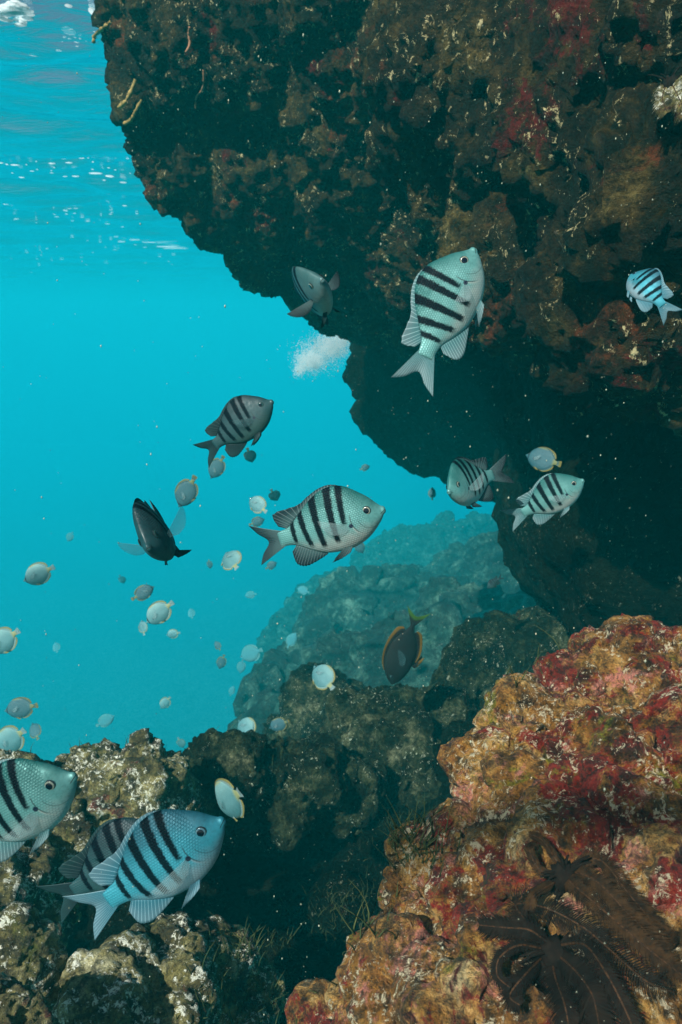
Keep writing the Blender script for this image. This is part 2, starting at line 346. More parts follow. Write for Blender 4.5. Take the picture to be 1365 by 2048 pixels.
def mk(name, verts, faces, uvs):
    me = bpy.data.meshes.new(name); me.from_pydata(loc(verts).tolist(), [], faces)
    uv = me.uv_layers.new(name='UVMap'); vi = np.empty(len(me.loops), np.int32); me.loops.foreach_get('vertex_index', vi)
    uv.data.foreach_set('uv', np.array(uvs, np.float32)[vi].ravel()); return me
def body_mesh(S, k):
    NX, NA = 64, 40
    t = np.linspace(0, 1, NX); xs = S['x0'] + (1.04 - S['x0']) * (t ** 1.35 * .6 + t * .4)
    top = prof(S['top'], xs); bot = prof(S['bot'], xs); w = np.clip(prof(S['w'], xs), .003, 1)
    V = []; UV = []
    for x, a, c, ww in zip(xs, top, bot, w):
        zc = (a + c) / 2; hh = (a - c) / 2
        for j in range(NA):
            an = 2 * math.pi * j / NA; s, co_ = math.sin(an), math.cos(an)
            yy = ww * np.sign(co_) * abs(co_) ** 1.2; zz = zc - hh * .10 * (1 - s * s) + hh * s
            # belly is rounder than the back
            V.append((x, yy * (1 + .12 * (-s if s < 0 else -s * .6)), zz)); UV.append((x, zz))
    Fc = []
    for i in range(NX - 1):
        for j in range(NA):
            a = i * NA + j; c = i * NA + (j + 1) % NA; Fc.append((a, c, c + NA, a + NA))
    Fc.append(tuple(range(NA))[::-1]); Fc.append(tuple((NX - 1) * NA + j for j in range(NA)))
    return mk('body', bend(V, k), Fc, UV)
def fin_mesh(name, base, outer, k, n=40, rows=9, th=.006, rays=20, frame=None, wave=.006, jag=.03, curl=0.0):
    B = interp(base, n); O = interp(outer, n); V = []; UV = []
    for side in (1, -1):
        for r in range(rows):
            t = r / (rows - 1)
            for i in range(n):
                s = i / (n - 1); tt = t * (1 + (jag * math.sin(s * rays * 2 * math.pi) if r == rows - 1 else 0))
                q = B[i] + (O[i] - B[i]) * tt
                y = wave * math.sin(s * rays * math.pi * 2) * t * .35 + wave * 2.5 * math.sin(s * 5) * t * t + curl * t * t + side * th * (.5 - .42 * t)
                V.append((q[0], y, q[1])); UV.append((s * rays, t))
    V = np.array(V)
    if frame is not None:
        o, D, W, N = [np.array(q, float) for q in frame]
        V = o + V[:, :1] * D + V[:, 2:3] * W + V[:, 1:2] * N
    V = bend(V, k); Fc = []; L = rows * n
    for r in range(rows - 1):
        for i in range(n - 1):
            a = r * n + i; Fc.append((a, a + 1, a + n + 1, a + n)); Fc.append((L + a, L + a + n, L + a + n + 1, L + a + 1))
    ring = [i for i in range(n)] + [r * n + n - 1 for r in range(1, rows)] + [(rows - 1) * n + i for i in range(n - 2, -1, -1)] + [r * n for r in range(rows - 2, 0, -1)]
    for a, c in zip(ring, ring[1:] + ring[:1]): Fc.append((a, a + L, c + L, c))
    return mk(name, V, Fc, UV)
def eye_mesh(r, side, S):
    x, z = S['eye']; ww = float(prof(S['w'], np.array([x]))[0]); t_, b_ = float(prof(S['top'], np.array([x]))[0]), float(prof(S['bot'], np.array([x]))[0])
    zc, hh = (t_ + b_) / 2, (t_ - b_) / 2; s = min(.99, abs((z - zc) / hh)); y = ww * math.sqrt(1 - s * s) ** .9 * .92
    V = []; UV = []; Fc = []; NR, NA = 9, 24
    for i in range(NR):
        rr = r * (1 - i / NR); h = r * .42 * math.sqrt(max(0, 1 - (rr / r) ** 2))
        for j in range(NA):
            a = 2 * math.pi * j / NA; V.append((x + rr * math.cos(a), side * (y - .14 * r + h) - (x + rr * math.cos(a) - x) * 0 , z + rr * math.sin(a))); UV.append((rr / r, 0))
    V.append((x, side * (y + .28 * r), z)); UV.append((0, 0)); c = NR * NA
    for i in range(NR - 1):
        for j in range(NA):
            a = i * NA + j; d = i * NA + (j + 1) % NA; Fc.append((a, d, d + NA, a + NA) if side < 0 else (a, a + NA, d + NA, d))
    for j in range(NA):
        a = (NR - 1) * NA + j; d = (NR - 1) * NA + (j + 1) % NA; Fc.append((a, d, c) if side < 0 else (a, c, d))
    return mk('eye', V, Fc, UV)

SERG = dict(x0=-.004,
  top=[(-.004, .016), (.006, .030), (.016, .034), (.024, .038), (.045, .060), (.11, .145), (.194, .226), (.283, .300), (.384, .338), (.496, .335), (.616, .288), (.741, .208), (.85, .128), (.93, .086), (1.0, .076), (1.04, .078)],
  bot=[(-.004, -.02), (.006, -.034), (.016, -.038), (.026, -.046), (.045, -.074), (.076, -.104), (.175, -.184), (.343, -.250), (.512, -.254), (.611, -.238), (.75, -.175), (.884, -.095), (.95, -.078), (1.0, -.074), (1.04, -.078)],
  w=[(-.004, .012), (.012, .028), (.022, .027), (.05, .040), (.12, .074), (.25, .100), (.4, .104), (.55, .09), (.7, .063), (.85, .038), (1.0, .02), (1.04, .010)],
  eye=(.154, .043), eyer=.042,
  dorsal=([(.27, .285), (.4, .33), (.52, .325), (.64, .27), (.76, .19), (.86, .115), (.93, .08)], [(.275, .292), (.40, .352), (.52, .352), (.64, .312), (.76, .262), (1.01, .245), (1.0, .12)]),
  anal=([(.60, -.225), (.68, -.20), (.76, -.16), (.83, -.12), (.89, -.09)], [(.63, -.25), (.74, -.285), (.86, -.305), (.94, -.26), (.945, -.14)]),
  tail=([(.99, .07), (1.0, .04), (1.0, .0), (1.0, -.04), (.99, -.07)], [(1.335, .2), (1.27, .10), (1.175, .0), (1.27, -.10), (1.335, -.2)]),
  pec=(.325, -.055), pel=(.38, -.235))
BUTT = dict(x0=-.004,
  top=[(-.004, .012), (.02, .024), (.06, .05), (.12, .12), (.2, .215), (.3, .29), (.45, .335), (.6, .325), (.75, .26), (.87, .15), (.95, .075), (1.0, .06), (1.04, .06)],
  bot=[(-.004, -.012), (.02, -.022), (.06, -.05), (.12, -.12), (.2, -.2), (.3, -.265), (.45, -.31), (.6, -.305), (.75, -.25), (.87, -.15), (.95, -.075), (1.0, -.06), (1.04, -.06)],
  w=[(-.004, .006), (.02, .014), (.08, .035), (.15, .058), (.3, .078), (.45, .075), (.6, .06), (.8, .035), (1.0, .015), (1.04, .008)],
  eye=(.12, .045), eyer=.03,
  dorsal=([(.26, .25), (.4, .315), (.55, .325), (.7, .28), (.82, .19), (.93, .085)], [(.28, .28), (.42, .345), (.58, .365), (.75, .335), (.91, .245), (.975, .11)]),
  anal=([(.55, -.30), (.65, -.285), (.75, -.245), (.85, -.165), (.93, -.085)], [(.58, -.325), (.7, -.335), (.82, -.295), (.93, -.21), (.965, -.11)]),
  tail=([(.99, .055), (1.0, .03), (1.0, .0), (1.0, -.03), (.99, -.055)], [(1.17, .09), (1.19, .045), (1.19, .0), (1.19, -.045), (1.17, -.09)]),
  pec=(.3, -.03), pel=(.36, -.25))
SURG = dict(BUTT)
SURG.update(top=[(-.004, .012), (.02, .04), (.06, .09), (.12, .145), (.2, .19), (.35, .235), (.5, .24), (.65, .215), (.8, .14), (.9, .07), (1.0, .035), (1.04, .04)],
  bot=[(-.004, -.02), (.02, -.05), (.06, -.09), (.12, -.13), (.2, -.17), (.35, -.21), (.5, -.22), (.65, -.2), (.8, -.13), (.9, -.065), (1.0, -.035), (1.04, -.04)],
  dorsal=([(.16, .16), (.3, .215), (.5, .235), (.7, .19), (.83, .11), (.88, .08)], [(.18, .2), (.3, .27), (.5, .305), (.7, .285), (.88, .22), (.92, .12)]),
  anal=([(.42, -.21), (.55, -.21), (.7, -.175), (.83, -.105), (.88, -.075)], [(.44, -.26), (.56, -.28), (.7, -.265), (.88, -.2), (.92, -.11)]),
  tail=([(.99, .035), (1.0, .02), (1.0, .0), (1.0, -.02), (.99, -.035)], [(1.27, .2), (1.19, .09), (1.15, .0), (1.19, -.09), (1.27, -.2)]))

BARS = ((.352, .36, .05, .043, -.02), (.472, .03, .03, .055, -.165), (.612, .02, .02, .058, -.175), (.765, .12, 0, .052, -.14), (.885, .0, 0, .045, -.075))
def fishskin(name, back, flank, belly, bar=(.002, .005, .009), bars=True, scale=44, metal=.3, mode='serg', edge=None):
    m, nt, p = newmat(name); b = NB(nt)
    uv = b.n('ShaderNodeUVMap').outputs[0]; sx = b.n('ShaderNodeSeparateXYZ'); b.l(uv, sx.inputs[0]); u, v = sx.outputs[0], sx.outputs[1]
    nz = b.m('SUBTRACT', b.noise(uv, 9, 3, .6), .5); nz2 = b.m('SUBTRACT', b.noise(uv, 60, 2, .5), .5)
    vv = b.m('ADD', v, b.m('MULTIPLY', nz, .12))
    col = b.mix(b.step(vv, -.22, -.02), belly, flank); col = b.mix(b.step(vv, .02, .3), col, back)
    # head is greener grey above the cheek
    if mode == 'serg':
        hd = b.m('MULTIPLY', b.step(u, .3, .16), b.step(vv, -.06, .12)); col = b.mix(b.m('MULTIPLY', hd, .7), col, back)
    # scales: staggered rows
    uu = b.m('MULTIPLY', u, scale); wv = b.m('MULTIPLY', v, scale * 1.25)
    row = b.m('FLOOR', wv); fu = b.m('FRACT', b.m('ADD', uu, b.m('MULTIPLY', b.m('MODULO', b.m('ABSOLUTE', row), 2.0), .5))); fv = b.m('FRACT', wv)
    dx = b.m('SUBTRACT', fu, .35); dy = b.m('SUBTRACT', fv, .5)
    r2 = b.m('ADD', b.m('MULTIPLY', dx, dx), b.m('MULTIPLY', dy, dy))
    sc_ = b.step(r2, .10, .34)
    body = b.step(u, .16, .24)
    scm = b.m('MULTIPLY', b.m('MULTIPLY', sc_, body), b.step(b.noise(uv, 7, 3, .6), .3, .6, .35, 1.0))
    col = b.mix(b.m('MULTIPLY', scm, .4), col, b.mix(.75, col, (.01, .03, .04)))
    if bars:
        tot = None; fl = b.m('MULTIPLY', b.m('DIVIDE', b.m('FLOOR', b.m('MULTIPLY', v, scale * 1.25)), scale * 1.25), 1.0)
        for (x0, s1, s2, wd, zb) in BARS:
            if x0 < .36: cx = b.m('SUBTRACT', .372, b.m('MULTIPLY', v, .06))
            else:
                cx = b.m('ADD', x0 + (.0 if x0 < .7 else -.02), b.m('MULTIPLY', v, s1 if x0 > .5 else -.03))
            cx = b.m('ADD', cx, b.m('MULTIPLY', b.m('MULTIPLY', v, v), -.12))
            ww = b.m('ADD', b.m('ADD', wd * .5, b.m('MULTIPLY', v, .034)), b.m('MULTIPLY', nz, .018))
            dd = b.m('SUBTRACT', b.m('ABSOLUTE', b.m('SUBTRACT', b.m('ADD', u, b.m('MULTIPLY', nz2, .03)), cx)), ww)
            mk_ = b.m('MULTIPLY', b.step(dd, .012, -.01), b.step(b.m('ADD', v, b.m('MULTIPLY', nz2, .06)), zb - .02, zb + .03))
            tot = mk_ if tot is None else b.m('MAXIMUM', tot, mk_)
        col = b.mix(b.m('MULTIPLY', tot, .985), col, bar); b.l(b.m('SUBTRACT', .5, b.m('MULTIPLY', tot, .45)), p.inputs['Specular IOR Level']); b.l(b.m('MULTIPLY', b.m('SUBTRACT', 1.0, tot), metal), p.inputs['Metallic'])
    if mode == 'plain': p.inputs['Specular IOR Level'].default_value = .08
    if mode in ('serg', 'butt'):
        # gill cover edge: dark arc behind the cheek, and the mouth line
        gx = b.m('SUBTRACT', u, .13); gz = b.m('SUBTRACT', v, .0)
        gr = b.m('SQRT', b.m('ADD', b.m('MULTIPLY', gx, gx), b.m('MULTIPLY', gz, gz)))
        ga = b.m('MULTIPLY', b.step(b.m('ABSOLUTE', b.m('SUBTRACT', gr, .182)), .008, .001), b.m('MULTIPLY', b.m('MULTIPLY', b.step(u, .22, .29), b.step(v, .07, .02)), b.step(v, -.15, -.1)))
        wl = b.m('MULTIPLY', b.step(b.m('ABSOLUTE', b.m('SUBTRACT', gr, .19)), .012, .003), b.m('MULTIPLY', b.step(u, .02, .1), b.step(v, -.04, -.08)))
        col = b.mix(b.m('MULTIPLY', wl, .6), col, belly)
        ck = b.m('MULTIPLY', b.step(b.noise(uv, 38, 4, .7), .45, .7), b.step(u, .3, .15)); col = b.mix(b.m('MULTIPLY', ck, .5), col, b.mix(.6, col, (.02, .08, .08)))
        g2 = b.m('MULTIPLY', b.step(b.m('ABSOLUTE', b.m('SUBTRACT', gr, .118)), .006, .001), b.m('MULTIPLY', b.step(u, .08, .14), b.step(v, .02, -.03)))
        col = b.mix(b.m('MULTIPLY', b.m('MAXIMUM', ga, b.m('MULTIPLY', g2, .6)), .75), col, (.02, .03, .03))
        ax = b.m('ADD', b.m('POWER', b.m('SUBTRACT', u, .322), 2.0), b.m('POWER', b.m('ADD', v, .045), 2.0)); col = b.mix(b.step(ax, .00055, .0002), col, (.004, .01, .03))
        ml = b.m('MULTIPLY', b.step(b.m('ABSOLUTE', b.m('ADD', v, b.m('ADD', .002, b.m('MULTIPLY', u, .5)))), .005, .001), b.step(u, .05, .038))
        col = b.mix(ml, col, (.01, .012, .012))
    if mode == 'butt':
        eb = b.step(b.m('ABSOLUTE', b.m('SUBTRACT', u, b.m('ADD', .125, b.m('MULTIPLY', v, .05)))), .03, .018)
        col = b.mix(b.m('MULTIPLY', eb, .9), col, (.01, .012, .02))
        if edge:
            col = b.mix(b.step(u, .86, .96), col, edge)
            col = b.mix(b.step(b.m('ABSOLUTE', v), .27, .33), col, edge)
    b.l(col, p.inputs['Base Color']); b.l(b.step(b.noise(uv, 16, 5, .7), .3, .7, .35, .7), p.inputs['Roughness'])
    bp = b.n('ShaderNodeBump'); bp.inputs['Strength'].default_value = .3; bp.inputs['Distance'].default_value = .003
    b.l(b.m('SUBTRACT', 1.0, scm), bp.inputs['Height']); b.l(bp.outputs[0], p.inputs['Normal'])
    return m
def finskin(name, c0, c1, alpha=.1, margin=None, ray=.5):
    m, nt, p = newmat(name); b = NB(nt)
    uv = b.n('ShaderNodeUVMap').outputs[0]; sx = b.n('ShaderNodeSeparateXYZ'); b.l(uv, sx.inputs[0]); u, v = sx.outputs[0], sx.outputs[1]
    rr = b.m('ABSOLUTE', b.m('SINE', b.m('MULTIPLY', u, math.pi))); rl = b.step(rr, .25, .0)
    col = b.mix(b.step(v, .1, .9), c0, c1); col = b.mix(b.m('MULTIPLY', rl, ray), col, b.mix(.7, col, (.6, .7, .7)))
    col = b.mix(b.m('MULTIPLY', b.step(rr, .3, .5), .25), col, (.005, .01, .015))
    if margin: col = b.mix(b.step(v, .45, .7), col, margin)
    b.l(col, p.inputs['Base Color']); p.inputs['Roughness'].default_value = .6; p.inputs['Specular IOR Level'].default_value = .15
    tr = b.n('ShaderNodeBsdfTransparent'); ms = b.n('ShaderNodeMixShader')
    fa = b.m('MULTIPLY', b.m('SUBTRACT', 1.0, b.m('MULTIPLY', rl, .8)), alpha)
    b.l(fa, ms.inputs[0]); b.l(p.outputs[0], ms.inputs[1]); b.l(tr.outputs[0], ms.inputs[2])
    b.l(ms.outputs[0], nt.nodes['Material Output'].inputs['Surface'])
    return m
def eyeskin(name, iris, pupil=(.003, .004, .012)):
    m, nt, p = newmat(name); b = NB(nt); uv = b.n('ShaderNodeUVMap').outputs[0]; sx = b.n('ShaderNodeSeparateXYZ'); b.l(uv, sx.inputs[0]); u = sx.outputs[0]
    col = b.mix(b.step(u, .64, .58), iris, pupil); col = b.mix(b.step(u, .8, .88), col, (.02, .03, .03)); b.l(col, p.inputs['Base Color'])
    p.inputs['Roughness'].default_value = .12; p.inputs['Coat Weight'].default_value = .6; return m
SK = dict(
  bright=fishskin('sergeant_skin', (.01, .11, .1), (.12, .31, .29), (.42, .45, .41)),
  dusky=fishskin('lit_belly_sergeant_skin', (.03, .09, .09), (.09, .17, .17), (.42, .38, .32), metal=.1),  # dim body and lit belly put into the colour
  dark=fishskin('shaded_dark_fish_skin', (.005, .025, .03), (.016, .06, .065), (.04, .09, .08), (.002, .005, .009), metal=.1),  # shade of the backlit sergeants put into the colour
  faint=fishskin('hazed_fish_skin', (.06, .25, .27), (.06, .26, .3), (.08, .28, .31), bars=False, mode='plain', metal=0),  # distance haze put into the colour as flat teal
  blue=fishskin('blue_sergeant_skin', (.018, .11, .15), (.045, .32, .4), (.27, .35, .38)),
  pale=fishskin('pale_butterfly_skin', (.2, .36, .35), (.11, .25, .26), (.06, .17, .18), bars=False, mode='butt', edge=(.26, .27, .12), metal=.05),
  grey=fishskin('shaded_butterfly_skin', (.03, .1, .12), (.035, .11, .13), (.03, .1, .12), bars=False, mode='butt', edge=(.14, .15, .05), metal=.0),  # shade-side copy of the pale skin, shade put into the colour
  surg=fishskin('surgeon_skin', (.012, .012, .01), (.008, .01, .01), (.01, .01, .01), bars=False, mode='plain', metal=0))
FN = dict(
  bright=finskin('sergeant_fin', (.09, .24, .25), (.18, .29, .3), .3, ray=.6), dark=finskin('shaded_dark_fish_fin', (.006, .02, .023), (.01, .035, .036), .03, ray=.12),  # the dark fin carries backlit shade in its colour
  grey_tail=finskin('sooty_fin', (.06, .11, .11), (.015, .03, .034), .15, ray=.3), blue=finskin('blue_sergeant_fin', (.05, .2, .26), (.14, .27, .32), .2),
  faint=finskin('hazed_fish_fin', (.08, .3, .32), (.1, .35, .36), .3),  # fin colour tinted teal for distance haze
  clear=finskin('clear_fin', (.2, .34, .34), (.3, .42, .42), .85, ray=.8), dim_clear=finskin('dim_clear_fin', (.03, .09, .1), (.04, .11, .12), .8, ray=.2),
  pale=finskin('pale_butterfly_fin', (.25, .38, .36), (.25, .28, .16), .3, (.24, .2, .06)), grey=finskin('shaded_butterfly_fin', (.04, .11, .12), (.16, .16, .06), .2, (.17, .14, .04)),  # the grey fin is a shaded copy of the pale one
  white=finskin('white_tail_fin', (.3, .38, .35), (.25, .34, .33), .35), surg=finskin('surgeon_fin', (.006, .006, .005), (.01, .009, .005), .0, (.1, .055, .006), .05),
  surg_tail=finskin('surgeon_tail', (.01, .012, .01), (.01, .015, .008), .0, (.04, .1, .015), .1))
EY = dict(bright=eyeskin('silver_eye', (.24, .25, .19)), blue=eyeskin('blue_eye', (.1, .2, .24)), dark=eyeskin('dark_eye', (.03, .08, .07)), pale=eyeskin('small_eye', (.1, .12, .1)))

def fish(name, label, S, skin, fins, tail, eye, sn, pd, up, k=0.0, cat='fish', group=None, flare=.5, pecfin='clear', pecup=.35, full=True, size=1.0, pelvic=.12):
    """sn, pd: (px, py, dist) of the snout and of the tail root"""
    a, c = P(*sn), P(*pd); f = a - c; SLn = f.length * size; f.normalize()
    u = CM @ Vector((up[0], -up[1], up[2] if len(up) > 2 else 0)); u = (u - f * u.dot(f)).normalized(); l = u.cross(f)
    root = bpy.data.objects.new(name, None); sc.collection.objects.link(root)
    root.matrix_world = Matrix.Translation((a + c) / 2) @ Matrix((f, l, u)).transposed().to_4x4() @ Matrix.Scale(SLn, 4)
    root.empty_display_size = .1
    tag(root, label, cat, group)
    link('body', body_mesh(S, k), SK[skin], root)
    link('dorsal_fin', fin_mesh('dorsal_fin', *S['dorsal'], k, rays=24, th=.012), FN[fins], root)
    link('anal_fin', fin_mesh('anal_fin', *S['anal'], k, rays=14, th=.010), FN[fins], root)
    link('tail_fin', fin_mesh('tail_fin', *S['tail'], k, rays=18, th=.012, jag=.006, wave=.004, curl=.02), FN[tail], root)
    for s in (1, -1): link('eye', eye_mesh(S['eyer'], s, S), EY[eye], root)
    if full:
        px, pz = S['pec']; wy = float(prof(S['w'], np.array([px]))[0])
        for s in (1, -1):
            D = Vector((math.cos(flare), s * math.sin(flare), pecup)).normalized(); N = Vector((-math.sin(flare), s * math.cos(flare), 0)); W = D.cross(N).normalized() * (-1 if D.cross(N).z < 0 else 1)
            N = D.cross(W)
            base = [(0, .016), (0, .008), (0, 0), (0, -.008), (0, -.016)]; out = [(.30, .05), (.275, .0), (.22, -.05), (.15, -.08), (.07, -.07)]
            link('pectoral_fin', fin_mesh('pectoral_fin', base, out, 0, n=30, rays=15, th=.004, wave=.003, frame=((px, s * wy * .93, pz), D, W, N)), FN[pecfin], root)
            qx, qz = S['pel']; D = Vector((.9, s * pelvic, -.38)).normalized(); W = Vector((-.38, 0, -.9)).normalized(); N = D.cross(W)
            base = [(0, -.005), (.02, -.01), (.04, -.02)]; out = [(.26, .01), (.17, .045), (.06, .05)]
            base = [(0, -.03), (0, -.01), (0, .02)]; out = [(.24, .015), (.16, .04), (.05, .05)]
            link('pelvic_fin', fin_mesh('pelvic_fin', base, out, 0, n=16, rays=6, th=.008, frame=((qx, s * .035, qz + .02), D, W, N)), FN[fins], root)
    return root
G1 = 'striped sergeant fish around the overhang'
def serg(label, sn, pd, up, k=0.0, skin='bright', fins='bright', tail=None, eye='bright', **q):
    return fish('striped_fish', label, SERG, skin, fins, tail or fins, eye, sn, pd, up, k, 'fish', G1, **q)
serg('silvery fish with five black bars swimming in the centre of the picture', (770, 1018, .75), (562, 1081, .77), (-.29, -.95, .12), .35, tail='grey_tail', fins='grey_tail', flare=.25)
serg('bright barred fish rising steeply, snout up, under the overhang', (949, 497, .68), (850, 710, .69), (-.907, -.42, .1), -.35, flare=.7, pecup=0.0)
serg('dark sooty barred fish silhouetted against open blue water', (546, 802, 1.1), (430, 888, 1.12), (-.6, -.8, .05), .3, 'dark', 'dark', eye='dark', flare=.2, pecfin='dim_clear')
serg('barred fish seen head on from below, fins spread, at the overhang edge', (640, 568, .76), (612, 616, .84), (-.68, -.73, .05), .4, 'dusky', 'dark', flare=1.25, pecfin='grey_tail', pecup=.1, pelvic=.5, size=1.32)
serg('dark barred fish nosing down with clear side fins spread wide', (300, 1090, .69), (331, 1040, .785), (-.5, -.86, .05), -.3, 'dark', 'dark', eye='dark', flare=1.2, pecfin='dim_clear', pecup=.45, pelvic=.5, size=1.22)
serg('barred fish turned towards the viewer below the far overhang', (897, 984, .98), (968, 955, 1.075), (-.2, -.95, -.1), .5, 'bright', 'grey_tail', flare=.6)
serg('greenish barred fish in front of the dark cave, right of the head on one', (1168, 960, 1.1), (1050, 1026, 1.13), (-.48, -.86, .1), .25, flare=.3)
serg('small teal barred fish by the right edge with its tail hanging down', (1262, 550, .92), (1312, 592, .865), (.6, -.8, .1), -1.3, 'blue', 'blue', eye='blue', flare=.7)
serg('large barred fish cut off by the left edge of the picture', (152, 1550, .55), (-70, 1675, .565), (-.49, -.87, .1), .1, flare=.15, pecup=-.35)
serg('biggest turquoise barred fish over the lower left boulders', (448, 1638, .60), (220, 1804, .60), (-.585, -.81, .05), .2, 'blue', 'blue', eye='blue', flare=.5, pecup=-.1)
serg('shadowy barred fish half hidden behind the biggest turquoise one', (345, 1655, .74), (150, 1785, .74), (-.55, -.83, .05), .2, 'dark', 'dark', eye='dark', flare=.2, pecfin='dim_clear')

G2 = 'pale disc shaped butterflyfish in the open water'
def butt(label, cx, cy, ang, L, kind='pale', depth=0.0, k=0.0, full=True, up=None, d=None):
    """ang: direction of the snout in the picture (degrees, 0 = right, 90 = up); depth: how far the snout is turned away (+) or towards (-)"""
    SLm = .115; foresh = math.cos(depth); d = d or SLm * foresh * F / L
    dx, dy = math.cos(R(ang)) * L / 2, -math.sin(R(ang)) * L / 2; dz = SLm * math.sin(depth) / 2
    u = up or ((dy, -dx) if dx > 0 else (-dy, dx)); u = (u[0], u[1], .1) if abs(u[1]) > .01 else (-1, 0, .1)
    if u[1] > 0: u = (-u[0], -u[1], u[2])
    return fish('butterflyfish', label, BUTT, kind, kind, 'white' if kind == 'pale' else kind, 'pale', (cx + dx, cy + dy, d + dz), (cx - dx, cy - dy, d - dz), u, k, 'butterflyfish', G2, full=full, flare=.3)
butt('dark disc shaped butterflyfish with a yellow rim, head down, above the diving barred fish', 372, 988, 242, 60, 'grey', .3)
butt('pale butterflyfish with cream rim near the left edge, level with the nosing down barred fish', 74, 1150, 205, 58, 'pale', .2)
butt('pale butterflyfish with a yellow back rim, lower one of the overlapping pair', 316, 1228, 218, 58, 'pale', .2)
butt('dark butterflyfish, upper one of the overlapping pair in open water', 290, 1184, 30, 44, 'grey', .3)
butt('butterflyfish with pinkish rim half cut off by the left edge', 5, 1284, 215, 62, 'pale', .3)
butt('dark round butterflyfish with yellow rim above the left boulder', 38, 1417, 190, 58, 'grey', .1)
butt('faint teal butterflyfish just above the left edge boulder', 20, 1481, 215, 56, 'pale', .5)
butt('small white butterflyfish with yellow tail left of the centre fish', 514, 1008, 140, 38, 'pale', .6)
butt('narrow small butterflyfish above the back of the centre fish', 550, 992, 300, 22, 'pale', .9)
butt('small dark butterflyfish left of the centre fish, above its tail', 517, 1043, 20, 28, 'grey', .3)
butt('grey butterflyfish half hidden under the tail of the silhouetted fish', 433, 938, 240, 44, 'grey', .3)
butt('small narrow grey butterflyfish under the belly of the silhouetted fish', 501, 913, 290, 26, 'grey', .8)
butt('thin butterflyfish with yellow snout left of the tail of the centre fish', 462, 1119, 125, 34, 'pale', 1.0)
butt('small dark butterflyfish beside the reef slope', 443, 1326, 250, 26, 'grey', .2)
butt('small bright white butterflyfish high above the left boulder', 330, 1407, 230, 26, 'pale', .3)
butt('faint butterflyfish just right of the overlapping pair', 345, 1268, 190, 24, 'pale', .3)
butt('faint pale butterflyfish just left of the overlapping pair', 286, 1253, 100, 26, 'pale', .3)
butt('yellow rimmed butterflyfish in front of the snout of the biggest turquoise fish', 458, 1600, 215, 44, 'pale', .95, up=(-.35, -.93), d=1.35)
butt('dim yellow backed butterflyfish above the greenish barred fish at the cave', 1082, 918, 165, 62, 'grey', .5, d=1.6, up=(.25, -.95))
butt('dark yellow rimmed butterflyfish peeping over the crest of the long low boulder', 556, 1450, 200, 36, 'grey', .2, d=2.6)
far = [(585, 1278, 60, 30), (732, 935, 20, 18), (113, 1293, 100, 18), (140, 1075, 240, 18), (245, 1160, 300, 16), (500, 1190, 190, 20), (383, 1225, 100, 18), (435, 1290, 120, 18), (483, 1335, 260, 24),
       (500, 1308, 200, 40), (70, 1460, 110, 30), (214, 1440, 30, 36), (363, 1487, 300, 20), (605, 1180, 160, 22), (865, 985, 90, 22), (228, 1118, 200, 14), (545, 1130, 30, 22), (465, 1380, 70, 18),
       (300, 1410, 270, 14), (420, 1130, 280, 16), (580, 960, 200, 14), (720, 1095, 300, 28), (44, 1313, 200, 14), (124, 1363, 120, 12), (303, 1365, 60, 12), (180, 1225, 160, 12)]
far_lab = ['pale far butterflyfish against the top of the reef slope', 'tiny dark fish in the water gap right of the centre fish', 'tiny far fish right of the half cut off butterflyfish', 'tiny far fish above the cream rimmed butterflyfish',
  'tiny far fish below left of the diving barred fish', 'faint far fish where the reef slope meets open water', 'tiny far fish right of the overlapping pair', 'tiny far fish above the small dark one by the reef', 'faint far fish beside the middle of the reef slope',
  'yellowish far fish in front of the reef slope edge', 'teal far fish just right of the dark round butterflyfish', 'faint larger far fish over the pale topped boulder', 'tiny bright fish in the notch between the two crested boulders', 'faint far fish over the upper reef slope',
  'dim far fish in the gap under the far overhang', 'tiny faint fish between the left edge and the diving fish', 'dim far fish under the tail of the centre fish', 'tiny faint fish over the foot of the reef slope', 'tiny faint fish left of the small bright white one',
  'tiny dim fish just left of the thin yellow snouted one', 'tiny pale fish touching the back line of the centre fish', 'dim far fish below the belly of the centre fish', 'tiny faint fish below the half cut off butterflyfish', 'faintest tiny fish low above the dark round butterflyfish',
  'tiny faint fish straight above the small bright white one', 'faintest tiny fish left of the overlapping pair']
for (x, y, an, L), lb in zip(far, far_lab):
    if L < 16: continue
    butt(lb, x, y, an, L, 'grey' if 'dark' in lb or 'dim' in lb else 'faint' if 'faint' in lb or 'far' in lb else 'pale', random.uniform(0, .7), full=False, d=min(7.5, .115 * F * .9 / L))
# banner-like small fish with white wedge
butt('small white and yellow fish with a long fin beside the crest left of the surgeonfish', 645, 1352, 130, 52, 'pale', 1.1, d=2.6)
butt('small white and yellow fish at the left foot of the reef slope', 492, 1455, 135, 40, 'pale', 1.1, d=3.0)
fish('surgeonfish', 'blackish surgeonfish with orange edged back, nose down over the reef', SURG, 'surg', 'surg', 'surg_tail', 'dark', (787, 1358, 2.15), (822, 1258, 2.15), (-.93, -.35, .1), .2, 'surgeonfish', flare=.2, pecfin='dim_clear', size=1.2)
fish('damselfish', 'tiny dark fish hovering in front of the cave below the greenish barred fish', SERG, 'dark', 'dark', 'dark', 'dark', (975, 1176, 2.4), (998, 1158, 2.4), (-.5, -.86, .1), 0, 'fish', flare=.2, pecfin='dim_clear')

